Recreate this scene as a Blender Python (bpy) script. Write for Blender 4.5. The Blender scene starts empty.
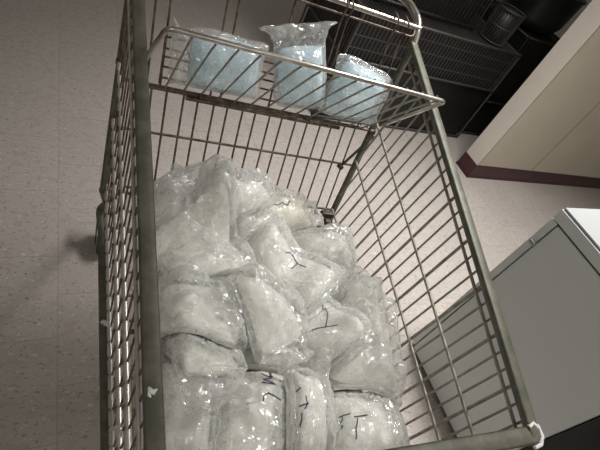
import bpy, math, random
import numpy as np
from mathutils import Vector, Matrix, noise
random.seed(7)
S = bpy.context.scene
COL = S.collection
PI = math.pi

# ------------------------------------------------------------------ helpers
def mat(name, base=(.5, .5, .5), rough=.5, metal=0., spec=.5):
    m = bpy.data.materials.new(name); m.use_nodes = True
    b = m.node_tree.nodes['Principled BSDF']
    b.inputs['Base Color'].default_value = (*base, 1)
    b.inputs['Roughness'].default_value = rough
    b.inputs['Metallic'].default_value = metal
    b.inputs['Specular IOR Level'].default_value = spec
    return m

def nd(m, t, **kw):
    n = m.node_tree.nodes.new(t)
    for k, v in kw.items():
        if k in n.inputs: n.inputs[k].default_value = v
        else: setattr(n, k, v)
    return n

def lk(m, a, b): m.node_tree.links.new(a, b)
def bsdf(m): return m.node_tree.nodes['Principled BSDF']

def mottled(name, c1, c2, scale, rough, metal=0., lo=.4, hi=.62, bump=0., spec=.5):
    m = mat(name, c1, rough, metal, spec)
    tc = nd(m, 'ShaderNodeTexCoord')
    nz = nd(m, 'ShaderNodeTexNoise', Scale=scale, Detail=5., Roughness=.65)
    lk(m, tc.outputs['Object'], nz.inputs['Vector'])
    r = nd(m, 'ShaderNodeValToRGB')
    r.color_ramp.elements[0].position = lo; r.color_ramp.elements[0].color = (*c1, 1)
    r.color_ramp.elements[1].position = hi; r.color_ramp.elements[1].color = (*c2, 1)
    lk(m, nz.outputs['Fac'], r.inputs['Fac']); lk(m, r.outputs['Color'], bsdf(m).inputs['Base Color'])
    if bump:
        bp = nd(m, 'ShaderNodeBump', Strength=bump, Distance=.002)
        lk(m, nz.outputs['Fac'], bp.inputs['Height']); lk(m, bp.outputs['Normal'], bsdf(m).inputs['Normal'])
    return m

class MB:
    """collects tubes, boxes and grids; build() links them as ONE mesh object"""
    def __init__(s): s.v = []; s.f = []; s.sm = []
    def add(s, vs, fs, smooth=True):
        o = len(s.v); s.v += [tuple(p) for p in vs]
        s.f += [tuple(i + o for i in f) for f in fs]; s.sm += [smooth] * len(fs)
        return s
    def tube(s, pts, r, n=7, closed=False, prof=None):
        pts = [Vector(p) for p in pts]; k = len(pts); vs = []; fs = []
        up = None
        for i in range(k):
            a = pts[i - 1] if (i or closed) else pts[i]; b = pts[(i + 1) % k] if (i < k - 1 or closed) else pts[i]
            t = (b - a).normalized()
            if up is None:
                up = Vector((0, 0, 1)) if abs(t.z) < .9 else Vector((0, 1, 0))
            x = t.cross(up)
            if x.length < 1e-6: x = t.orthogonal()
            x.normalize(); u2 = x.cross(t).normalized(); up = u2
            rr = r[i] if isinstance(r, (list, tuple)) else r
            if prof: ring = [pts[i] + x * px + u2 * py for px, py in prof]
            else: ring = [pts[i] + (x * math.cos(2 * PI * j / n) + u2 * math.sin(2 * PI * j / n)) * rr for j in range(n)]
            vs += ring
        n = len(prof) if prof else n
        for i in range(k if closed else k - 1):
            for j in range(n):
                a = i * n + j; b = i * n + (j + 1) % n; i2 = (i + 1) % k
                fs.append((a, b, i2 * n + (j + 1) % n, i2 * n + j))
        s.add(vs, fs)
        if not closed:
            s.add(vs[:n], [tuple(range(n))[::-1]], False); s.add(vs[-n:], [tuple(range(n))], False)
        return s
    def box(s, lo, hi, bev=0.):
        (x0, y0, z0), (x1, y1, z1) = lo, hi
        if not bev:
            vs = [(x, y, z) for z in (z0, z1) for y in (y0, y1) for x in (x0, x1)]
            return s.add(vs, [(0, 2, 3, 1), (4, 5, 7, 6), (0, 1, 5, 4), (2, 6, 7, 3), (0, 4, 6, 2), (1, 3, 7, 5)], False)
        import bmesh
        bm = bmesh.new(); bmesh.ops.create_cube(bm, size=1)
        bmesh.ops.scale(bm, vec=(x1 - x0, y1 - y0, z1 - z0), verts=bm.verts)
        bmesh.ops.translate(bm, vec=((x0 + x1) / 2, (y0 + y1) / 2, (z0 + z1) / 2), verts=bm.verts)
        bmesh.ops.bevel(bm, geom=bm.edges[:], offset=bev, segments=3, affect='EDGES', profile=.5)
        bm.verts.index_update()
        s.add([v.co[:] for v in bm.verts], [[v.index for v in f.verts] for f in bm.faces], False); bm.free()
        return s
    def lathe(s, prof, c, n=24):
        vs = [(c[0] + r * math.cos(2 * PI * j / n), c[1] + r * math.sin(2 * PI * j / n), c[2] + z) for r, z in prof for j in range(n)]
        fs = [(i * n + j, i * n + (j + 1) % n, (i + 1) * n + (j + 1) % n, (i + 1) * n + j) for i in range(len(prof) - 1) for j in range(n)]
        s.add(vs, fs); s.add(vs[:n], [tuple(range(n))[::-1]], False); s.add(vs[-n:], [tuple(range(n))], False)
        return s
    def disc(s, c, ax, r, w, n=20):
        ax = Vector(ax).normalized(); a = ax.orthogonal().normalized(); b = ax.cross(a); c = Vector(c)
        pts = [(r * .9, -w / 2), (r, -w / 2 + r * .1), (r, w / 2 - r * .1), (r * .9, w / 2)]
        vs = [c + ax * z + (a * math.cos(2 * PI * j / n) + b * math.sin(2 * PI * j / n)) * q for q, z in pts for j in range(n)]
        s.add(vs, [(i * n + j, i * n + (j + 1) % n, (i + 1) * n + (j + 1) % n, (i + 1) * n + j) for i in range(3) for j in range(n)])
        s.add(vs[:n], [tuple(range(n))[::-1]], False); s.add(vs[-n:], [tuple(range(n))], False)
        return s
    def build(s, name, m, parent=None, kind=None):
        me = bpy.data.meshes.new(name); me.from_pydata(s.v, [], s.f); me.update()
        me.polygons.foreach_set('use_smooth', s.sm)
        me.materials.append(m)
        o = bpy.data.objects.new(name, me); COL.objects.link(o)
        if parent: o.parent = parent
        if kind: o['kind'] = kind
        return o

def thing(name, label, cat, loc=(0, 0, 0), rz=0, group=None):
    o = bpy.data.objects.new(name, None); COL.objects.link(o)
    o.location = loc; o.rotation_euler = (0, 0, rz); o.empty_display_size = .05
    return tag(o, label, cat, group)

def tag(o, label, cat, group=None):
    o['label'] = label; o['category'] = cat
    if group: o['group'] = group
    return o

def arc(c, a, b, ra, t0, t1, n=8):
    c, a, b = Vector(c), Vector(a), Vector(b)
    return [c + (a * math.cos(t0 + (t1 - t0) * i / n) + b * math.sin(t0 + (t1 - t0) * i / n)) * ra for i in range(n + 1)]

def fillet(pts, rad, n=6):
    pts = [Vector(p) for p in pts]; out = [pts[0]]
    for i in range(1, len(pts) - 1):
        p, a, b = pts[i], (pts[i - 1] - pts[i]), (pts[i + 1] - pts[i])
        r = min(rad, a.length * .49, b.length * .49)
        q0, q1 = p + a.normalized() * r, p + b.normalized() * r
        for k in range(n + 1):
            t = k / n; out.append(q0 * (1 - t) ** 2 + p * 2 * t * (1 - t) + q1 * t * t)
    return out + [pts[-1]]

# ------------------------------------------------------------------ materials
def floor_material():
    m = mat('vinyl_tile', (.4, .37, .34), .42, 0, .35)
    tc = nd(m, 'ShaderNodeTexCoord'); sp = nd(m, 'ShaderNodeSeparateXYZ'); lk(m, tc.outputs['Object'], sp.inputs[0])
    ax = nd(m, 'ShaderNodeMath', operation='ADD'); ax.inputs[1].default_value = -.107; lk(m, sp.outputs['Y'], ax.inputs[0])
    ay = nd(m, 'ShaderNodeMath', operation='ADD'); ay.inputs[1].default_value = -.004; lk(m, sp.outputs['X'], ay.inputs[0])
    cb = nd(m, 'ShaderNodeCombineXYZ'); lk(m, ax.outputs[0], cb.inputs[0]); lk(m, ay.outputs[0], cb.inputs[1])
    br = nd(m, 'ShaderNodeTexBrick', offset=.5, offset_frequency=2)
    for k, v in dict(Scale=1., **{'Mortar Size': .0011, 'Mortar Smooth': .5, 'Brick Width': .3048, 'Row Height': .3048, 'Bias': 0.}).items():
        br.inputs[k].default_value = v
    br.inputs['Color1'].default_value = (.35, .315, .29, 1); br.inputs['Color2'].default_value = (.375, .34, .31, 1)
    br.inputs['Mortar'].default_value = (.22, .195, .175, 1)
    lk(m, cb.outputs[0], br.inputs['Vector'])
    # flecks, stretched along the tile
    mp = nd(m, 'ShaderNodeMapping'); mp.inputs['Scale'].default_value = (1, 1.7, 1); mp.inputs['Rotation'].default_value = (0, 0, .3)
    lk(m, tc.outputs['Object'], mp.inputs['Vector'])
    cur = br.outputs['Color']
    for sc, th, colr, amt in ((60, .62, (.19, .145, .125), .8), (110, .64, (.13, .10, .09), .8), (50, .64, (.62, .58, .54), .5), (22, .57, (.30, .245, .22), .45)):
        nz = nd(m, 'ShaderNodeTexNoise', Scale=float(sc), Detail=2., Roughness=.5); lk(m, mp.outputs[0], nz.inputs['Vector'])
        r = nd(m, 'ShaderNodeMapRange'); r.inputs['From Min'].default_value = th; r.inputs['From Max'].default_value = th + .06
        r.inputs['To Max'].default_value = amt; lk(m, nz.outputs['Fac'], r.inputs['Value'])
        mx = nd(m, 'ShaderNodeMixRGB'); mx.inputs[2].default_value = (*colr, 1)
        lk(m, r.outputs[0], mx.inputs[0]); lk(m, cur, mx.inputs[1]); cur = mx.outputs[0]
    lk(m, cur, bsdf(m).inputs['Base Color'])
    return m

M = {}
M['floor'] = floor_material()
M['paint'] = mottled('cream_paint', (.42, .37, .295), (.45, .40, .32), 3, .5)
M['trim'] = mottled('end_paint_lightened', (.56, .50, .44), (.6, .54, .48), 3, .5)  # wall paint lightened to stand in for light on the end face
M['seam'] = mat('seam_line', (.16, .13, .09), .6)
M['base'] = mottled('maroon_vinyl', (.034, .009, .011), (.046, .012, .014), 9, .35)
M['wallpaint'] = mat('wall_paint', (.75, .73, .69), .7)
M['ceil'] = mat('ceiling_tile', (.85, .85, .83), .8)
M['rim'] = mottled('tarnished_rim', (.078, .077, .053), (.125, .122, .09), 30, .5, .2, bump=.15)
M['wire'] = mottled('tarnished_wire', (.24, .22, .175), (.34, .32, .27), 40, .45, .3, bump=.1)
M['rust_shade'] = mottled('rusty_shaded_wire', (.07, .05, .038), (.2, .15, .11), 60, .5, .45, bump=.2)  # rust on seat rods; also shade painted on backlit gate and left wires
M['chrome'] = mottled('worn_chrome', (.55, .52, .47), (.42, .38, .33), 35, .3, 1., bump=.05)
M['bright'] = mottled('lit_wire', (.62, .60, .57), (.5, .47, .42), 30, .35, .7)  # lighter copy of the side wire: light painted onto the left rods
M['weld'] = mat('white_paint', (.75, .75, .74), .4)
M['rubber'] = mat('black_rubber', (.02, .02, .02), .6)
M['grip'] = mat('grey_grip', (.3, .29, .25), .5)
M['steel_dark'] = mottled('dark_bracket', (.05, .045, .038), (.1, .09, .075), 40, .5, .6)
M['app'] = mat('grey_enamel', (.60, .63, .61), .35)
M['lid'] = mat('white_enamel_dimmed', (.29, .30, .30), .3)  # white lid toned down to offset the strong lamp light on top
M['black'] = mat('black_plastic', (.008, .008, .008), .5)
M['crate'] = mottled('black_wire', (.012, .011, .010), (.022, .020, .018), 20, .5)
M['crate_lit'] = mat('lit_black_wire', (.055, .049, .045), .45)  # lighter copy of the black wire, light put into the colour
M['bin'] = mat('dark_green_plastic', (.022, .027, .024), .4)
M['ink'] = mat('blue_black_ink', (.012, .012, .06), .4)
M['beige'] = mat('beige_laminate', (.2, .18, .14), .5)

def content_material(name, c1, c2):
    m = mottled(name, c1, c2, 14, .85, 0, .3, .7, bump=0, spec=.2)
    b = bsdf(m); b.inputs['Subsurface Weight'].default_value = .0
    tc = nd(m, 'ShaderNodeTexCoord'); nz = nd(m, 'ShaderNodeTexNoise', Scale=90., Detail=3.); lk(m, tc.outputs['Object'], nz.inputs['Vector'])
    bp = nd(m, 'ShaderNodeBump', Strength=.25, Distance=.002); lk(m, nz.outputs['Fac'], bp.inputs['Height']); lk(m, bp.outputs['Normal'], b.inputs['Normal'])
    return m
M['white_fill'] = content_material('white_padding', (.86, .85, .79), (.91, .90, .85))
M['cream_fill'] = content_material('cream_padding', (.80, .77, .66), (.86, .83, .73))
M['blue_fill'] = content_material('blue_padding', (.52, .72, .82), (.72, .85, .90))

def film_material(name, haze, tint, rough, wr, sc=1.):
    """thin clear plastic: mostly see-through, milky at grazing angles, creased into small flat facets"""
    m = bpy.data.materials.new(name); m.use_nodes = True; nt = m.node_tree
    for n in list(nt.nodes):
        if n.type != 'OUTPUT_MATERIAL': nt.nodes.remove(n)
    out = [n for n in nt.nodes if n.type == 'OUTPUT_MATERIAL'][0]
    tc = nd(m, 'ShaderNodeTexCoord'); ge = nd(m, 'ShaderNodeNewGeometry')
    dn = nd(m, 'ShaderNodeTexNoise', Scale=28., Detail=2.); lk(m, tc.outputs['Object'], dn.inputs['Vector'])
    dv = nd(m, 'ShaderNodeVectorMath', operation='MULTIPLY_ADD'); dv.inputs[1].default_value = (.05, .05, .05)
    lk(m, dn.outputs['Color'], dv.inputs[0]); lk(m, tc.outputs['Object'], dv.inputs[2])
    cur = ge.outputs['Normal']
    for scale, k in ((24. * sc, wr * .6), (62. * sc, wr), (150. * sc, wr * .45)):
        vo = nd(m, 'ShaderNodeTexVoronoi', Scale=scale); lk(m, dv.outputs[0], vo.inputs['Vector'])
        mid = vo if scale < 70 * sc else mid
        sb = nd(m, 'ShaderNodeVectorMath', operation='SUBTRACT'); sb.inputs[1].default_value = (.5, .5, .5); lk(m, vo.outputs['Color'], sb.inputs[0])
        ma = nd(m, 'ShaderNodeVectorMath', operation='MULTIPLY_ADD'); ma.inputs[1].default_value = (k, k, k)
        lk(m, sb.outputs[0], ma.inputs[0]); lk(m, cur, ma.inputs[2]); cur = ma.outputs[0]
    nm = nd(m, 'ShaderNodeVectorMath', operation='NORMALIZE'); lk(m, cur, nm.inputs[0]); N = nm.outputs[0]
    tr = nd(m, 'ShaderNodeBsdfTransparent'); tr.inputs[0].default_value = (*tint, 1)
    gl = nd(m, 'ShaderNodeBsdfGlossy', Roughness=rough); gl.inputs[0].default_value = (1, 1, 1, 1)
    df = nd(m, 'ShaderNodeBsdfDiffuse'); df.inputs[0].default_value = (.93, .935, .92, 1)
    tl = nd(m, 'ShaderNodeBsdfTranslucent'); tl.inputs[0].default_value = (.93, .935, .92, 1)
    lk(m, N, gl.inputs['Normal'])
    dt = nd(m, 'ShaderNodeMixShader'); dt.inputs[0].default_value = .4; lk(m, df.outputs[0], dt.inputs[1]); lk(m, tl.outputs[0], dt.inputs[2])
    lw = nd(m, 'ShaderNodeLayerWeight', Blend=.3)
    hz = nd(m, 'ShaderNodeMapRange'); hz.inputs['To Min'].default_value = haze; hz.inputs['To Max'].default_value = min(1, haze + .4)
    lk(m, lw.outputs['Facing'], hz.inputs['Value'])
    sx = nd(m, 'ShaderNodeSeparateXYZ'); lk(m, mid.outputs['Color'], sx.inputs[0])
    hv = nd(m, 'ShaderNodeMath', operation='MULTIPLY_ADD'); hv.inputs[1].default_value = .26; hv.use_clamp = True
    lk(m, sx.outputs[0], hv.inputs[0]); lk(m, hz.outputs[0], hv.inputs[2])
    a = nd(m, 'ShaderNodeMixShader'); lk(m, hv.outputs[0], a.inputs[0]); lk(m, tr.outputs[0], a.inputs[1]); lk(m, dt.outputs[0], a.inputs[2])
    fr = nd(m, 'ShaderNodeFresnel', IOR=1.7); lk(m, N, fr.inputs['Normal'])
    b = nd(m, 'ShaderNodeMixShader'); cl = nd(m, 'ShaderNodeMath', operation='MINIMUM'); cl.inputs[1].default_value = .4; lk(m, fr.outputs[0], cl.inputs[0]); lk(m, cl.outputs[0], b.inputs[0]); lk(m, a.outputs[0], b.inputs[1]); lk(m, gl.outputs[0], b.inputs[2])
    lk(m, b.outputs[0], out.inputs['Surface'])
    return m
M['film'] = film_material('clear_plastic_film', .08, (.99, .99, .985), .13, .46)
M['film_milky'] = film_material('milky_plastic_film', .7, (.95, .95, .94), .2, .3)
M['film_blue'] = film_material('clear_glossy_film', .12, (.985, .99, .995), .10, .4, 1.4)

# ------------------------------------------------------------------ setting
def struct(name, lo, hi, m, bev=0): return MB().box(lo, hi, bev).build(name, m, None, 'structure')
X0, X1, Y0, Y1, ZC = -2.2, 4.6, -2.6, 5.2, 2.75
struct('floor', (X0, Y0, -.1), (X1, Y1, 0), M['floor'])
struct('ceiling', (X0, Y0, ZC), (X1, Y1, ZC + .1), M['ceil'])
struct('wall_left', (X0 - .1, Y0, 0), (X0, Y1, ZC), M['wallpaint'])
struct('wall_right', (X1, Y0, 0), (X1 + .1, Y1, ZC), M['wallpaint'])
struct('wall_back', (X0, Y1, 0), (X1, Y1 + .1, ZC), M['wallpaint'])
struct('wall_front', (X0, Y0 - .1, 0), (X1, Y0, ZC), M['wallpaint'])
PX, PY, PT = 2.452, 1.612, .130
w = MB().box((PX + .002, PY, 0), (X1, PY + PT, ZC)); w.build('wall_partition', M['paint'], None, 'structure')
struct('trim_1', (PX - .004, PY - .002, .0), (PX + .002, PY + PT + .002, ZC), M['trim'])
mb = MB()
for xs, ww in ((3.03, .004), (PX + .004, .005)): mb.box((xs, PY - .0015, .11), (xs + ww, PY, ZC))
mb.build('trim_2', M['seam'], None, 'structure')
b = MB()
pr = [(0, 0), (-.010, 0), (-.008, .012), (-.005, .02), (-.005, .104), (0, .108)]
path = [(X1, PY), (PX - .004, PY), (PX - .004, PY + PT), (X1, PY + PT)]
vs = []; fs = []
offs = [(0, 1), (1, 1), (1, -1), (0, -1)]
for (x, y), (ox, oy) in zip(path, offs): vs += [(x + dx * (1 if ox else 0), y + dx * oy, z) for dx, z in pr]
n = len(pr)
for i in range(3):
    for j in range(n - 1): fs.append((i * n + j, i * n + j + 1, (i + 1) * n + j + 1, (i + 1) * n + j))
b.add(vs, fs, False); b.build('baseboard_partition', M['base'], None, 'structure')

# ------------------------------------------------------------------ appliance at right
ap = thing('appliance_cabinet', 'pale grey boxy appliance with white lid at the right edge', 'appliance', (1.283, .02, 0))
MB().box((0, .014, .02), (.62, .48, .797), .006).build('body', M['app'], ap)
MB().box((.004, .485, .03), (.62, .510, .800), .004).build('back_panel', M['app'], ap)
MB().box((.006, .02, .797), (.61, .50, .803)).build('groove', M['black'], ap)
MB().box((.0, .0, .803), (.62, .508, .840), .002).build('top_trim', M['app'], ap)
MB().box((.002, .0, .8405), (.62, .506, .850), .003).build('lid', M['lid'], ap)
MB().box((-.002, -.065, .03), (.62, .011, .79), .006).build('front_door', M['black'], ap)
MB().box((.03, .02, 0), (.59, .46, .02)).build('plinth', M['black'], ap)
f = MB().box((-.006, .478, .70), (.004, .500, .712), .002).build('clip', M['lid'], ap)

# ------------------------------------------------------------------ dark store behind
def wire_crate(name, label, x0, x1, y0, y1, z0, z1, panel_z, step, m, hz):
    t = thing(name, label, 'crate', ((x0 + x1) / 2, y0, z0), 0)
    ox, oy = (x0 + x1) / 2, y0
    X = lambda x, y, z: (x - ox, y - oy, z - z0)
    fr = MB()
    for z in (z0 + .012, panel_z, z1 - .01):
        fr.tube([X(x0, y0, z), X(x1, y0, z), X(x1, y1, z), X(x0, y1, z)], .009, 6, True)
    for x in (x0, x1):
        for y in (y0, y1): fr.tube([X(x, y, z0), X(x, y, z1)], .008, 6)
    fr.build('frame', m, t)
    if panel_z > z0 + .1:
        MB().box(X(x0 + .012, y0 + .012, z0 + .01), X(x1 - .012, y1 - .012, panel_z - .012)).build('tray', M['black'], t)
    MB().box(X(x0 + .012, y0 + .04, panel_z), X(x1 - .012, y1 - .012, z1 - .03)).build('dark_inside', M['black'], t)  # solid black fill standing in for the unlit crate interior
    wm = MB(); k = int((x1 - x0) / step)
    for i in range(1, k):
        x = x0 + (x1 - x0) * i / k
        wm.tube([X(x, y0 - .004, panel_z), X(x, y0 - .004, z1 - .01)], .0028, 5)
        wm.tube([X(x, y0, z1 - .006), X(x, y1, z1 - .006)], .0028, 5)
    for i in range(1, hz + 1):
        z = panel_z + (z1 - panel_z) * i / (hz + 1); wm.tube([X(x0, y0, z), X(x1, y0, z)], .003, 5)
    k = int((y1 - y0) / step)
    for i in range(1, k):
        y = y0 + (y1 - y0) * i / k
        for x in (x0, x1): wm.tube([X(x, y, panel_z), X(x, y, z1 - .01)], .0028, 5)
    wm.build('mesh_panel', m, t)
    return t
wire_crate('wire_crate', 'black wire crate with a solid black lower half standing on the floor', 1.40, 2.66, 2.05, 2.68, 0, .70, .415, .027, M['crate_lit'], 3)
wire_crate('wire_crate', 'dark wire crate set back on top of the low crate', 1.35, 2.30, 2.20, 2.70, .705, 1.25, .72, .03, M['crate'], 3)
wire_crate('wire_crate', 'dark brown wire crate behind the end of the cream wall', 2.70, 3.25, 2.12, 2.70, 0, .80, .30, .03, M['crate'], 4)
bk = thing('wire_basket', 'small round grey wire basket standing on the low black crate', 'basket', (2.44, 2.15, .703))
mb = MB()
for j in range(28):
    a = 2 * PI * j / 28
    mb.tube([(.085 * math.cos(a), .085 * math.sin(a), .006), (.092 * math.cos(a), .092 * math.sin(a), .2)], .0028, 5)
mb.build('side_wires', M['crate_lit'], bk)
mb = MB()
for z, r in ((.006, .085), (.1, .0885), (.2, .092)):
    mb.tube([(r * math.cos(2 * PI * j / 28), r * math.sin(2 * PI * j / 28), z) for j in range(28)], .004, 6, True)
mb.build('hoops', M['crate_lit'], bk)
mb = MB().lathe([(.002, .004), (.078, .004), (.083, .19), (.079, .19), (.074, .01), (.002, .01)], (0, 0, 0)); mb.build('dark_inside', M['black'], bk)
tb = thing('plastic_tub', 'round dark green plastic tub on top of the brown wire crate', 'tub', (2.86, 2.36, .803))
MB().lathe([(.002, 0), (.14, 0), (.19, .02), (.225, .08), (.24, .26), (.25, .265), (.25, .28), (.23, .28), (.215, .08), (.13, .012), (.002, .012)], (0, 0, 0), 40).build('bowl', M['bin'], tb)
cb = thing('floor_cabinet', 'beige cabinet with a black toe kick far behind the cart handle', 'cabinet', (3.3, 4.0, 0))
MB().box((-.62, .0, .13), (.9, .6, .95), .008).build('body', M['beige'], cb)
MB().box((-.66, -.02, 0), (.9, .58, .13)).build('toe_kick', M['black'], cb)

# ------------------------------------------------------------------ the cart (its own frame: u right, v away, z up)
TH = math.radians(-5.5287); O = Vector((.357, .053, 0))
cart = thing('wire_cart', 'tarnished wire basket cart full of clear bags in the middle of the floor', 'cart', O, TH)
ru = lambda v: .271 + .0538 * v                   # rim half width
rz = lambda v: .870 + .2153 * v                   # rim height
LEAN, LL, LO = .1237, -.02, .012
def RW(v, z, d=0): return (ru(v) - LEAN * (rz(v) - z) + d, v, z)          # right wall
def LW(v, z, d=0): return (-(ru(v) + LO - LL * (rz(v) - z)) + d, v, z)    # left wall (more upright)
FS = .346; FV, FZ, BZ = .836, 1.050, .600
fv = lambda z: FV - FS * (FZ - z)
vmax = FV
# flattened-tube rims
def ell(a, b_, n=12):
    return [(math.copysign(abs(math.cos(t)) ** .4, math.cos(t)) * a, math.copysign(abs(math.sin(t)) ** .4, math.sin(t)) * b_) for t in [2 * PI * i / n for i in range(n)]]
for sgn, nm in ((-1, 'left'), (1, 'right')):
    MB().tube([(sgn * ru(v), v, rz(v)) for v in (-.004, .2, .4, .6, .838)], 0, prof=ell(.0105, .007, 16)).build('side_rim', M['rim'], cart)
MB().tube([(-.271, 0, .868), (.271, 0, .868)], 0, prof=ell(.013, .0075)).build('front_rim', M['rim'], cart)
wl = MB()
wl.tube([(.262, .010, .8775), (.272, .014, .879), (.280, .006, .878)], .0032, 6).tube([(.284, .012, .874), (.286, -.004, .871), (.279, -.014, .868), (.266, -.016, .866)], .0036, 6)
wl.build('corner_weld', M['weld'], cart)
zt = lambda v: rz(v) + .0085
MB().tube([(-.2815, .103, zt(.103) - .002), (-.2805, .099, zt(.099)), (-.2765, .0965, zt(.0965) + .001), (-.2735, .099, zt(.099) + .003)], [.0012, .003, .0032, .0008], 8).tube([(-.2815, .099, zt(.099)), (-.281, .094, zt(.094)), (-.2795, .092, zt(.092) + .001)], [.0015, .002, .0008], 6).build('tape_scrap', M['weld'], cart)
# side panels
def side(W, sg):
    mb = MB(); rod = MB(); far = sg < 0; v = .022; i = 0
    while v < .80:
        bz = BZ if v < fv(BZ) - .005 else FZ - (FV - v) / FS
        mb.tube([W(v, rz(v) - .004, .002 if far else 0), W(v, bz, .002 if far else 0)], (.0031 if i % 3 == 2 else .0022) if not far else .0016, 6)
        if far:
            for z in (.767 + .142 * v, .692 + .096 * v, BZ + .018):
                if z > bz: mb.tube([W(v, z + .006, -.0045), W(v, z - .007, -.0045)], .0017, 5)
        v += .0248 + .011 * min(v, .6) / .6; i += 1
    ins = -sg * .005 if sg > 0 else .001
    B_ = lambda v: .767 + .142 * v
    A_ = lambda v: .692 + .096 * v
    rr = .0032 if sg > 0 else .0048
    rod.tube([W(.004, rz(.004) - .022, ins), W(.80, rz(.80) - .022, ins)], .0032)
    rod.tube([W(.004, B_(0), ins), W(fv(B_(.72)) - .004, B_(.72), ins)], rr)
    rod.tube([W(.004, A_(0), ins), W(fv(A_(.7)) - .004, A_(.7), ins)], rr)
    rod.tube([W(.004, BZ, ins), W(fv(BZ), BZ, ins)], .004)
    rod.tube([W(.004, BZ + .018, ins), W(fv(BZ), BZ + .018, ins)], .003)
    p = mb.build('side_panel', M['wire' if sg > 0 else 'rust_shade'], cart)
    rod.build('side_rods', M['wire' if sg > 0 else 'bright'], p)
side(RW, 1); side(LW, -1)
# front panel
mb = MB()
wl_ = lambda z: LW(0, z)[0]; wr_ = lambda z: RW(0, z)[0]
for i in range(17):
    t = (i + .5) / 17
    mb.tube([(-.271 + .542 * t, .0, .866), (wl_(BZ) + (wr_(BZ) - wl_(BZ)) * t, .012, BZ)], .0023, 6)
for z in (.845, .767, .692, .618, BZ): mb.tube([(wl_(z), .006, z), (wr_(z), .006, z)], .0032)
mb.build('front_panel', M['wire'], cart)
# basket floor grid
mb = MB()
L0, R0 = LW(0, BZ)[0], RW(0, BZ)[0]; L1, R1 = LW(.68, BZ)[0], RW(.68, BZ)[0]
for i in range(1, 17):
    t = i / 17; mb.tube([(L0 + (R0 - L0) * t, .01, BZ), (L1 + (R1 - L1) * t, fv(BZ), BZ)], .0024, 6)
for i in range(13):
    v = .02 + i * (fv(BZ) - .02) / 12; t = v / .68
    mb.tube([(L0 + (L1 - L0) * t, v, BZ - .005), (R0 + (R1 - R0) * t, v, BZ - .005)], .003, 6)
mb.build('basket_floor', M['wire'], cart)
# hinged rear gate
mb = MB()
us = []
for k in range(8): us += [-.26 + .067 * k, -.229 + .067 * k]
PBZ = .842
for u_ in us:
    if abs(u_) < .262: mb.tube([(u_ * (.93 + .07 * 1), fv(PBZ), PBZ), (u_ * .985, fv(BZ), BZ)], .0024, 6)
for z, r in ((PBZ, .0035), (.745, .003), (.615, .003), (BZ, .0038)):
    mb.tube([(LW(fv(z), z)[0] + .008, fv(z) - .003, z), (RW(fv(z), z)[0] - .008, fv(z) - .003, z)], r)
for u_ in (-.275, -.248, -.140, -.117, -.002, .112, .126, .248, .277):      # uprights around the leg openings, hooked over the tube
    mb.tube(fillet([(u_ * .985, fv(PBZ), PBZ), (u_, fv(1.055), 1.055), (u_, fv(1.055) - .006, 1.09), (u_, .872, 1.098), (u_, .878, 1.078)], .012, 4), .0023, 6)
mb.tube(fillet([(-.312, .868, 1.088), (-.307, .838, 1.066), (.307, .838, 1.066), (.312, .868, 1.088)], .014, 5), .0026, 6)
gate = mb.build('rear_gate', M['rust_shade'], cart)
MB().tube([(-.325, .858, 1.083), (.325, .858, 1.083)], .0062, 10).build('hinge_tube', M['chrome'], cart)
# corner posts run on up into the handle
for sg in (-1, 1):
    W = RW if sg > 0 else LW
    bot = Vector(W(fv(BZ), BZ, sg * .004)); top = Vector((sg * (.318), FV + .004, 1.045))
    MB().tube([bot, top], .0085, 10).build('corner_post', M['rim'], cart)
    f0 = Vector(W(.008, BZ)); MB().tube([f0, (sg * .271, .002, .862)], .005, 8).build('front_post', M['rim'], cart)
hp = fillet([(.318, .834, 1.04), (.322, .868, 1.092), (.325, .978, 1.105), (-.325, .978, 1.105), (-.322, .868, 1.092), (-.318, .834, 1.04)], .055, 9)
h = MB().tube(hp, .0098, 12).build('handle', M['chrome'], cart)
MB().tube([(-.20, .978, 1.105), (.20, .978, 1.105)], .0125, 14).build('handle_grip', M['grip'], h)
# fold-down child seat: panel leaning towards the front
seat = bpy.data.objects.new('child_seat', None); COL.objects.link(seat); seat.parent = cart
PT0, PT1 = Vector((0, .762, .842)), Vector((0, .585, 1.057))
def pan(u_, a, off=0):
    d = (PT1 - PT0).normalized(); n_ = Vector((0, d.z, -d.y))
    p = PT0 + d * a + n_ * off; return Vector((u_, p.y, p.z))
PL = (PT1 - PT0).length
fr = fillet([(-.300, .768, .842), (-.272, .585, 1.057), (.274, .581, 1.057), (.305, .770, .850)], .016, 6)
MB().tube(fr, .0045, 10).build('seat_frame', M['chrome'], seat)
mb = MB()
for i in range(14):
    u_ = -.234 + .0375 * i
    mb.tube(fillet([pan(u_, PL - .001, .006), pan(u_, PL - .002, -.005), pan(u_, PL - .03, -.003), pan(u_ , .0, -.002)], .008, 3), .0021, 6)
mb.build('seat_wires', M['wire'], seat)
mb = MB()
mb.tube([(-.285, .758, .838), (.285, .758, .842)], .0035).tube([(-.19, .752, .833), (.19, .752, .835)], .0048)
mb.build('seat_hinge_rod', M['rust_shade'], seat)
mb = MB()
for z in (.862, .883, .902, .917, .938): mb.tube([(-.247, fv(z) - .006, z), (.247, fv(z) - .006, z)], .0022, 6)
mb.tube([(-.247, fv(.85) - .007, .85), (-.247, fv(.95) - .007, .95)], .0026, 6).tube([(.247, fv(.85) - .007, .85), (.247, fv(.95) - .007, .95)], .0026, 6)
mb.build('seat_flap', M['rust_shade'], seat)
for u_ in (-.285, -.155, .1, .288): MB().tube([(u_ - .007, .758, .839), (u_ + .007, .758, .839)], .008, 8).build('hinge_clip', M['steel_dark'], seat)
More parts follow.
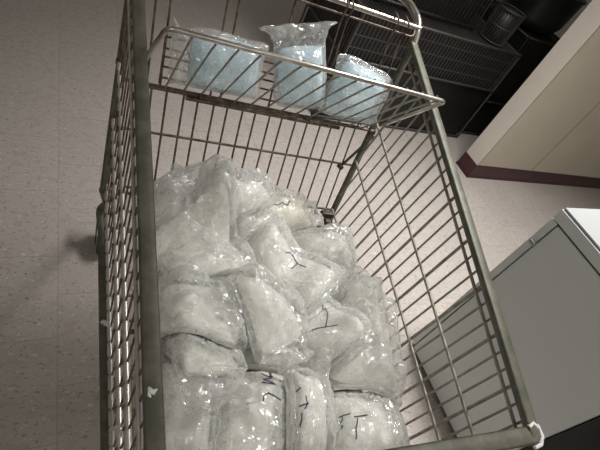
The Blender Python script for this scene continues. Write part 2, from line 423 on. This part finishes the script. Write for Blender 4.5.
mb = MB().tube([(.232, .722, .738), (.300, .757, .828)], .0038, 7).disc((.232, .722, .738), (.6, .3, .75), .009, .012, 12)
mb.build('brace_rod', M['steel_dark'], cart)
mb = MB().box((.215, .655, .606), (.252, .672, .622), .003).box((.228, .64, .592), (.25, .66, .607), .003)
mb.build('gate_latch', M['steel_dark'], cart)
# chassis and casters
for sg in (-1, 1):
    W = RW if sg > 0 else LW
    b0 = Vector(W(fv(BZ), BZ, sg * .004))
    MB().tube(fillet([b0, (sg * .318, .74, .49), (sg * .335, .76, .445), (sg * .325, .70, .435), (sg * .285, .10, .40), (sg * .27, .02, .44), (sg * .25, .01, .60)], .04, 5), .0105, 10).build('chassis_rail', M['rim'], cart)
    MB().tube([(sg * .332, .752, .455), (sg * .315, .99, .17)], .0105, 8).build('rear_leg', M['steel_dark'], cart)
    MB().tube([(sg * .287, .12, .40), (sg * .28, .12, .17)], .0105, 8).build('front_leg', M['steel_dark'], cart)
    for v in (1.0, .12):
        u_ = sg * (.315 if v > .5 else .28)
        c = bpy.data.objects.new('caster', None); COL.objects.link(c); c.parent = cart
        MB().box((u_ - .022, v - .022, .150), (u_ + .022, v + .022, .168), .003).box((u_ - .021, v - .045, .05), (u_ - .017, v + .015, .152)).box((u_ + .017, v - .045, .05), (u_ + .021, v + .015, .152)).build('fork', M['steel_dark'], c)
        MB().disc((u_, v - .028, .0625), (1, 0, 0), .0615, .026).build('wheel', M['rubber'], c)
mb = MB()
for v, z in ((.12, .405), (.42, .42), (.70, .438)): mb.tube([(-.29 - .06 * v, v, z), (.29 + .06 * v, v, z)], .006, 8)
mb.build('cross_bar', M['rim'], cart)

# ------------------------------------------------------------------ bags
CR = Matrix.Rotation(TH, 3, 'Z')
def CW(p): return O + CR @ Vector(p)
# height field of the pile, in the cart frame
GU, GV, GS = -.33, -.03, .004
NU, NV = 166, 200
HF = np.full((NV, NU), .606)
def blur(a, k):
    ker = np.exp(-np.linspace(-2, 2, 2 * k + 1) ** 2 / 2); ker /= ker.sum()
    for ax in (0, 1):
        p = np.pad(a, [(k, k) if i == ax else (0, 0) for i in (0, 1)], mode='edge')
        a = sum(ker[i] * (p[i:i + a.shape[0]] if ax == 0 else p[:, i:i + a.shape[1]]) for i in range(2 * k + 1))
    return a
def dil(a, k):
    for ax in (0, 1):
        p = np.pad(a, [(k, k) if i == ax else (0, 0) for i in (0, 1)], mode='edge')
        a = np.max(np.stack([(p[i:i + a.shape[0]] if ax == 0 else p[:, i:i + a.shape[1]]) for i in range(2 * k + 1)]), 0)
    return a
def samp(a, u, v):
    x = np.clip((u - GU) / GS, 0, NU - 1.001); y = np.clip((v - GV) / GS, 0, NV - 1.001)
    i = x.astype(int); j = y.astype(int); fx, fy = x - i, y - j
    return (a[j, i] * (1 - fx) + a[j, i + 1] * fx) * (1 - fy) + (a[j + 1, i] * (1 - fx) + a[j + 1, i + 1] * fx) * fy
vn = np.vectorize(lambda x, y, z: noise.noise((x, y, z)))
vf1 = np.vectorize(lambda x, y, z: noise.voronoi((x, y, z))[0][0])
def hsh(i, j, k):
    q = (i * 374761393 + j * 668265263 + k * 1442695041) & 0xffffffff
    q = ((q ^ (q >> 13)) * 1274126177) & 0xffffffff
    return ((q ^ (q >> 16)) & 0xffff) / 65535.
def facet(x, y, k):
    """random heights joined by flat triangles: sharp creases like crumpled film"""
    sk = (x + y) * .3660254; X, Y = x + sk, y + sk
    i, j = np.floor(X).astype(np.int64), np.floor(Y).astype(np.int64); fx, fy = X - i, Y - j
    lo = fx > fy
    h00, h11 = hsh(i, j, k), hsh(i + 1, j + 1, k)
    hm = np.where(lo, hsh(i + 1, j, k), hsh(i, j + 1, k))
    a_ = np.where(lo, 1 - fx, 1 - fy); c_ = np.where(lo, fy, fx)
    return a_ * h00 + (1 - a_ - c_) * hm + c_ * h11
def sstep(x): x = np.clip(x, 0, 1); return x * x * (3 - 2 * x)

def grid_faces(nm, nn, off=0, flip=False):
    f = []
    for i in range(nm - 1):
        for j in range(nn - 1):
            q = (off + i * nn + j, off + (i + 1) * nn + j, off + (i + 1) * nn + j + 1, off + i * nn + j + 1)
            f.append(q[::-1] if flip else q)
    return f
def rim_faces(nm, nn, off):
    ring = [i * nn for i in range(nm)] + [(nm - 1) * nn + j for j in range(1, nn)] + [i * nn + nn - 1 for i in range(nm - 2, -1, -1)] + [j for j in range(nn - 2, 0, -1)]
    return [(ring[k], ring[(k + 1) % len(ring)], ring[(k + 1) % len(ring)] + off, ring[k] + off) for k in range(len(ring))]

def bag_shapes(a, b, T, e, tail, seed, peak=0, px=0, crump=.0115, neck=.6, lump=.2, cfold=.007, puff=0.):
    """flat-laid bag in its own x,y: film grid and content grid with heights above their base"""
    nm, nn = 104, 76
    s = np.linspace(-1, 1, nm)[:, None] * np.ones((1, nn)); t = np.ones((nm, 1)) * np.linspace(-1, 1, nn)[None, :]
    xa, xb = -(a + e), a + e + tail
    x = xa + (xb - xa) * (s + 1) / 2
    q = np.clip((x - a) / max(tail + e, 1e-4), 0, 1)
    w = (b + e) * (1 - .10 * np.abs(np.clip(x / (a + e), -1, 1)) ** 4)
    if tail > .02: w = w * (1 - sstep(q * 1.6) * (1 - neck)) * (1 + .35 * sstep((q - .6) * 2.5))
    w = w * (1 + .10 * vn(x * 14, t * 0 + np.sign(t) * 3, x * 0 + seed) )
    y = t * w
    x = x + .05 * e * 0 + .010 * vn(y * 25, s * 0 + seed, s * 2) * (np.abs(s) ** 3)
    def ch(X, Y):
        h = np.clip(1 - np.abs(X / a) ** 2.8, 0, 1) ** .5 * np.clip(1 - np.abs(Y / b) ** 2.8, 0, 1) ** .5
        return T * h * (1 + lump * vn(X * 16, Y * 16, X * 0 + seed * 1.7) + .5 * lump * vn(X * 40, Y * 40, X * 0 + seed))
    h = ch(x, y)
    wx = x + .010 * vn(x * 22, y * 22, x * 0 + seed * 2.3); wy = y + .010 * vn(x * 22, y * 22, x * 0 + seed * 3.1 + 9)
    pl = 1 - .6 * sstep(q * 1.5)                          # long pleats towards the open end
    k_ = int(seed * 17)
    f0 = facet(wx * 11 * pl + seed * .3, wy * 13 + .5, k_ + 3); f1 = facet(wx * 21 * pl + seed, wy * 26, k_); f2 = facet(wx * 46 * pl, wy * 56, k_ + 1); f3 = facet(wx * 125 * pl, wy * 140, k_ + 2)
    amp = crump * (1 + .6 * sstep(q * 2) + .5 * sstep((np.abs(y) - b * .8) / (.4 * b)))
    hf = h + .0035 + amp * (1.3 * f0 + 1.5 * f1 + .65 * f2 + .15 * f3)
    if puff: hf = hf + puff * np.clip(facet(wx * 13 + seed, wy * 13, k_ + 5) * 1.6 - .55, 0, 1) * np.clip(1.25 - np.maximum(np.abs(y) / (b + e), np.abs(x) / (a + e + tail)) ** 3, 0, 1)
    if peak: hf = hf + peak * np.exp(-((x - px) / (a * .55)) ** 2) * np.clip(1 - (y / (b + e)) ** 2, 0, 1) ** .8
    edge = np.clip(1 - np.abs(t) ** 10, 0, 1) ** .6 * np.clip(1 - np.abs(s) ** 14, 0, 1) ** .6
    hf = .001 + (hf - .001) * (.25 + .75 * edge)
    # contents
    cm, cn = 76, 58
    S2 = np.linspace(-1, 1, cm)[:, None] * np.ones((1, cn)); T2 = np.ones((cm, 1)) * np.linspace(-1, 1, cn)[None, :]
    # square to rounded square
    cx = a * .985 * np.sin(S2 * PI / 2) * np.sqrt(1 - .30 * T2 ** 2 * S2 ** 2); cy = b * .985 * np.sin(T2 * PI / 2) * np.sqrt(1 - .30 * T2 ** 2 * S2 ** 2)
    hq = ch(cx, cy); fold = facet((cx + .01 * vn(cx * 20, cy * 20, cx * 0 + seed)) * 30, (cy + .01 * vn(cx * 20, cy * 20, cx * 0 + seed + 5)) * 34, k_ + 7)
    hc = np.maximum(hq - .0015 - np.minimum(hq * .25, cfold) * (1.3 * fold), .0012)
    return x, y, hf, cx, cy, hc, h

BAGS = {}
def pile_bag(key, label, c, ang, L, W, T, tail=.0, e=.010, fill='white_fill', seed=1, flipx=False, limit=.10, **kw):
    global HF
    a, b = L / 2, W / 2
    x, y, hf, cx, cy, hc, hcore = bag_shapes(a, b, T, e, tail, seed, **kw)
    A = math.radians(ang + (180 if flipx else 0)); ca, sa = math.cos(A), math.sin(A)
    env = np.maximum(HF, blur(dil(HF, 2), 5)); env2 = np.maximum(HF, blur(dil(HF, 2), 11))
    def mixenv(u, v, wt): return samp(env, u, v) * (1 - wt) + samp(env2, u, v) * wt
    def place(X, Y):
        u = c[0] + X * ca - Y * sa; v = c[1] + X * sa + Y * ca
        wt = 1 - sstep((np.maximum(np.abs(X) / a, np.abs(Y) / b) - .85) / .3); z = mixenv(u, v, wt); climb = 0
        for _ in range(2):
            zz = z + .02
            ur = ru(v) - LEAN * (rz(v) - zz) - .014; ul = -(ru(v) + LO - LL * (rz(v) - zz)) + .014
            vf = fv(zz) - .016
            uc = np.clip(u, ul, ur); vc = np.clip(v, .022, vf)
            climb = np.abs(u - uc) * .8 + np.abs(v - vc) * .9
            z = mixenv(uc, vc, wt) + climb
        vc = np.minimum(vc, fv(z + .02) - .016)
        return uc, vc, z
    fu, fvv, fz = place(x, y); cu, cvv, cz = place(cx, cy)
    top = fz + hf; bot = fz + .0006
    # the new bag presses down whatever film lies under it
    low = np.full((NV, NU), 9.)
    gi = lambda U, V: (np.clip(((V - GV) / GS).round().astype(int), 0, NV - 1), np.clip(((U - GU) / GS).round().astype(int), 0, NU - 1))
    np.minimum.at(low, gi(fu.ravel(), fvv.ravel()), bot.ravel())
    low = -dil(-low, 2)
    for B in BAGS.values():
        for p in B['parts']:
            lim = low[gi(p[1], p[2])] - .0012
            p[3] = np.where(lim < 8, np.maximum(np.minimum(p[3], lim), p[4] + .0003), p[3])
    ref = Vector((c[0], c[1], float(samp(HF, np.array([c[0]]), np.array([c[1]]))[0])))
    root = thing('plastic_bag', label, 'bag', CW(ref), TH, 'clear plastic bags piled in the cart basket')
    BAGS[key] = dict(root=root, ref=ref, parts=[['contents', cu, cvv, cz + .0015 + hc, cz + .0012, M[fill]], ['film', fu, fvv, top, bot, M['film']]])
    # update the height field
    np.maximum.at(HF, gi(fu.ravel(), fvv.ravel()), np.minimum(top, fz + hcore + .010).ravel() + .0015)

def emit_bags():
    for B in BAGS.values():
        for nm, U, V, Zt, Zb, m in B['parts']:
            k, n_ = U.shape; N_ = k * n_
            vs = np.concatenate([np.stack([U, V, Zt], -1).reshape(-1, 3), np.stack([U, V, Zb], -1).reshape(-1, 3)]) - np.array(B['ref'])
            mb = MB(); mb.add(vs.tolist(), grid_faces(k, n_) + grid_faces(k, n_, N_, True) + [f[::-1] for f in rim_faces(k, n_, N_)]); mb.build(nm, m, B['root'])

def pen(key, strokes, r=.0011):
    B = BAGS[key]; root, ref = B['root'], B['ref']; fu, fv_, ft = [q.ravel() for q in B['parts'][1][1:4]]; mb = MB()
    for st in strokes:
        pts = []
        for (u0, v0), (u1, v1) in zip(st[:-1], st[1:]):
            k = max(2, int(math.hypot(u1 - u0, v1 - v0) / .0022))
            for i in range(k + 1):
                t = i / k; u = u0 + (u1 - u0) * t; v = v0 + (v1 - v0) * t
                d = (fu - u) ** 2 + (fv_ - v) ** 2; ix = np.argpartition(d, 9)[:9]
                pts.append((u, v, float(ft[ix].max()) + .0006))
        z = [p[2] for p in pts]
        pts = [Vector((p[0], p[1], sum(z[max(0, i - 1):i + 2]) / len(z[max(0, i - 1):i + 2]))) - ref for i, p in enumerate(pts)]
        q = [pts[0]]
        for p in pts[1:]:
            if (p - q[-1]).length > 1e-5: q.append(p)
        mb.tube(q, r, 6)
    mb.build('pen_mark', M['ink'], root)

#BAGTABLE
P = pile_bag
P('b19', 'narrow bag squeezed against the left rim low in the pile', (-.226, .240), -86, .12, .06, .060, seed=2)
P('b16', 'bag with a pen mark like two Ts in the near right corner', (.130, .100), -3, .17, .13, .075, seed=3, lump=.15)
P('b3', 'long cream bag lying along the far wire wall', (.025, .620), 14, .29, .11, .065, tail=.03, fill='cream_fill', seed=4)
P('b17', 'small white bag between the plump corner bag and the big right bag', (.170, .395), -21, .13, .12, .065, seed=5)
P('b4', 'plump white bag at the far right corner of the basket', (.168, .510), 8, .16, .11, .080, tail=.025, seed=6, lump=.12)
P('b11', 'bag marked with the letters M and L at the near front', (-.085, .115), -102, .205, .16, .085, seed=7, lump=.12)
P('b15', 'big bulging bag against the right wire side', (.190, .262), -114, .22, .15, .090, tail=.05, flipx=True, crump=.013, puff=.015, seed=8)
P('b1', 'gathered bag with its twisted top up against the far wall at left', (-.165, .610), 80, .12, .15, .080, tail=.10, crump=.013, puff=.015, seed=9)
P('b8', 'small clear bag with bright glints behind the cross-marked bag', (-.005, .520), 3, .12, .10, .05, seed=10)
P('b7', 'bag under the large clear tent by the left rim', (-.165, .390), 15, .17, .12, .065, fill='cream_fill', seed=11)
P('b10', 'upright bag beside the left rim in the near corner', (-.205, .130), -99, .18, .09, .075, tail=.06, flipx=True, crump=.013, seed=12)
P('b14', 'bag with a pen plus sign left of the big right bag', (.075, .290), -65, .14, .12, .070, seed=13)
P('b21', 'low bag with a cream fill in the gap left of the plus-marked bag', (-.045, .275), 70, .11, .12, .05, fill='cream_fill', seed=22)
P('b2', 'tilted shiny bag on top of the long cream bag', (-.058, .610), 34, .165, .10, .055, crump=.014, seed=14)
P('b5', 'bag with a pen cross in the middle of the pile', (.034, .428), -48, .195, .13, .065, seed=15, lump=.15)
P('b13', 'slim bag hanging down between the M L bag and the double T bag', (.008, .115), -102, .18, .078, .060, tail=.02, flipx=True, crump=.013, seed=16)
P('b18', 'loose clear bag above the M L bag towards the left', (-.165, .245), -79, .11, .11, .05, tail=.04, crump=.016, puff=.02, seed=17)
P('b20', 'white bag in the left middle of the pile under folded film', (-.070, .345), -55, .12, .10, .045, seed=18)
P('b6', 'large clear bag rising like a tent near the left rim', (-.150, .475), -71, .18, .16, .035, tail=.07, flipx=True, peak=.035, px=.03, crump=.015, puff=.03, seed=19)
P('b9', 'crumpled clear bag in front of the tent bag by the left rim', (-.165, .305), -13, .15, .11, .035, tail=.03, crump=.016, puff=.03, seed=20)
P('b12', 'draped clear bag hanging over the middle of the near half', (-.042, .305), -67, .14, .10, .03, tail=.03, crump=.014, puff=.025, seed=21)

emit_bags()
pen('b11', [[(-0.0686, 0.1937), (-0.0507, 0.184), (-0.0714, 0.1785), (-0.0543, 0.1663), (-0.0789, 0.1706)], [(-0.0847, 0.138), (-0.0815, 0.1464), (-0.0741, 0.1498), (-0.0552, 0.1361)]])
pen('b13', [[(-0.0279, 0.1456), (-0.0221, 0.1492)], [(-0.032, 0.1201), (-0.0198, 0.119)], [(-0.0201, 0.1326), (-0.0216, 0.1191), (-0.0278, 0.1119)], [(-0.0335, 0.1063), (-0.0393, 0.0888)]])
pen('b5', [[(0.0256, 0.4447), (0.0395, 0.4491), (0.0496, 0.4217), (0.0327, 0.4088)], [(0.0496, 0.4217), (0.0596, 0.4049)]])
pen('b14', [[(0.089, 0.3291), (0.0682, 0.2682)], [(0.0397, 0.2708), (0.0877, 0.2646)]])
pen('b16', [[(0.0644, 0.1117), (0.0804, 0.111)], [(0.0674, 0.1097), (0.0588, 0.0787)], [(0.0822, 0.1036), (0.1051, 0.1018)], [(0.0869, 0.1007), (0.0743, 0.068)]])
pen('b3', [[(0.0427, 0.6144), (0.0621, 0.6072), (0.0757, 0.6091), (0.085, 0.6271)]])

def film_corner(key, pts, seed):
    """a crumpled corner of a bag's film poking out between the side wires"""
    root, ref = BAGS[key]['root'], BAGS[key]['ref']; n = 14; p = [Vector(q) for q in pts]; vs = []; fs = []
    for sgn in (1, -1):
        o = len(vs)
        for i in range(n + 1):
            for j in range(n + 1):
                a, b = i / n, j / n * (1 - .75 * i / n) + .375 * i / n
                q = p[0] * (1 - a) * (1 - b) + p[1] * (1 - a) * b + p[2] * a
                k = noise.noise((i * .5 + seed, j * .7, seed)) * .006
                vs.append(q + Vector((k, k * .5, k + sgn * .0004)) - ref)
        for i in range(n):
            for j in range(n): fs.append((o + i * (n + 1) + j, o + i * (n + 1) + j + 1, o + (i + 1) * (n + 1) + j + 1, o + (i + 1) * (n + 1) + j))
    MB().add(vs, fs, False).build('film_corner', M['film_milky'], root)
film_corner('b19', [LW(.29, .70, -.012), LW(.262, .735, -.012), (-.322, .318, .655)], 3)
film_corner('b10', [LW(.10, .80, -.011), LW(.075, .83, -.011), (-.308, .108, .765)], 8)

# bags in the child seat: bottoms in the fold, backs leaning on the rear gate
GA = Vector((0, FS, 1)).normalized(); GN = Vector((0, -1, FS)).normalized()
def seat_bag(label, uc, ac, ang, L, W, T, tail, seed, e=.009, off=.014, neck=.95):
    a, b = L / 2, W / 2
    x, y, hf, cx, cy, hc, _ = bag_shapes(a, b, T, e, tail, seed, crump=.0042, neck=neck, lump=.10, cfold=.004)
    A = math.radians(ang); ca, sa = math.cos(A), math.sin(A)
    def at(a2, hh): return PT0.y + GA.y * a2 + GN.y * hh, PT0.z + GA.z * a2 + GN.z * hh
    ref = Vector((uc, *at(ac, off)))
    root = thing('plastic_bag', label, 'bag', CW(ref), TH, 'blue-filled plastic bags in the child seat')
    def emit(nm, X, Y, H, m, g):
        U = uc + X * ca - Y * sa; Aa = ac + X * sa + Y * ca; k, nn = X.shape
        lo = .014 - g * 2
        Aa = np.where(Aa < lo + .02, lo + .02 * np.exp((Aa - lo - .02) / .02), Aa)
        Hf = np.minimum(off + H, 1.5 * Aa - .007 + g); Hb = off - np.minimum(.12 * H, .003) - g
        Hb = np.minimum(Hb, Hf - .0006)
        vs = []
        for Hh in (Hf, Hb):
            yy, zz = at(Aa, Hh); vs.append(np.stack([U, yy, zz], -1).reshape(-1, 3))
        vs = np.concatenate(vs) - np.array(ref)
        mb = MB(); mb.add(vs.tolist(), grid_faces(k, nn, 0) + grid_faces(k, nn, k * nn, True) + rim_faces(k, nn, k * nn)); mb.build(nm, m, root)
    emit('contents', cx, cy, hc, M['blue_fill'], .0)
    emit('film', x, y, hf + .001, M['film_blue'], .0015)
    return root
seat_bag('blue-filled clear bag at the left end of the child seat', -.124, .070, 183, .150, .118, .030, .028, 31)
seat_bag('blue-filled bag in the middle of the seat with clear top sticking up', .048, .088, 108, .135, .108, .030, .034, 32, neck=1.12)
seat_bag('blue-filled bag at the right end of the child seat', .196, .080, -8, .134, .130, .032, .008, 33)

# ------------------------------------------------------------------ light
def area(name, loc, size, power, col=(1, .985, .96), spread=180):
    l = bpy.data.lights.new(name, 'AREA'); l.shape = 'RECTANGLE'; l.size, l.size_y = size; l.energy = power; l.color = col
    l.spread = math.radians(spread)
    o = bpy.data.objects.new(name, l); COL.objects.link(o); o.location = loc
    return o
for (x, y), e, sp in (((1.52, .9), 34, 88), ((-1.9, -1.4), 14, 180), ((-.9, 4.2), 4, 180), ((1.7, 3.6), 6, 180), ((3.2, -1.2), 18, 180), ((.6, -1.9), 10, 180)):
    area('ceiling_and_fill_lamp', (x, y, ZC - .02), (.32, 1.2), e, spread=sp)  # main fluorescent first; the others are added fills for dim faces and glints
w = bpy.data.worlds.new('World'); S.world = w; w.use_nodes = True
w.node_tree.nodes['Background'].inputs[0].default_value = (.9, .95, 1, 1); w.node_tree.nodes['Background'].inputs[1].default_value = .1

# ------------------------------------------------------------------ camera
cd = bpy.data.cameras.new('Camera'); cam = bpy.data.objects.new('Camera', cd); COL.objects.link(cam)
a_, b_, c_ = -.70590832, .83669605, .52659059
cam.matrix_world = Matrix.Translation((0, 0, 1.385)) @ (Matrix.Rotation(a_, 4, 'Z') @ Matrix.Rotation(b_, 4, 'X') @ Matrix.Rotation(c_, 4, 'Z'))
cd.sensor_width = 36; cd.lens = 442.22 / 600 * 36; cd.clip_start = .02
S.camera = cam
S.view_settings.view_transform = 'Standard'; S.view_settings.look = 'None'
S.view_settings.exposure = 0; S.view_settings.gamma = 1; S.view_settings.use_curve_mapping = False
S.cycles.transparent_max_bounces = 32
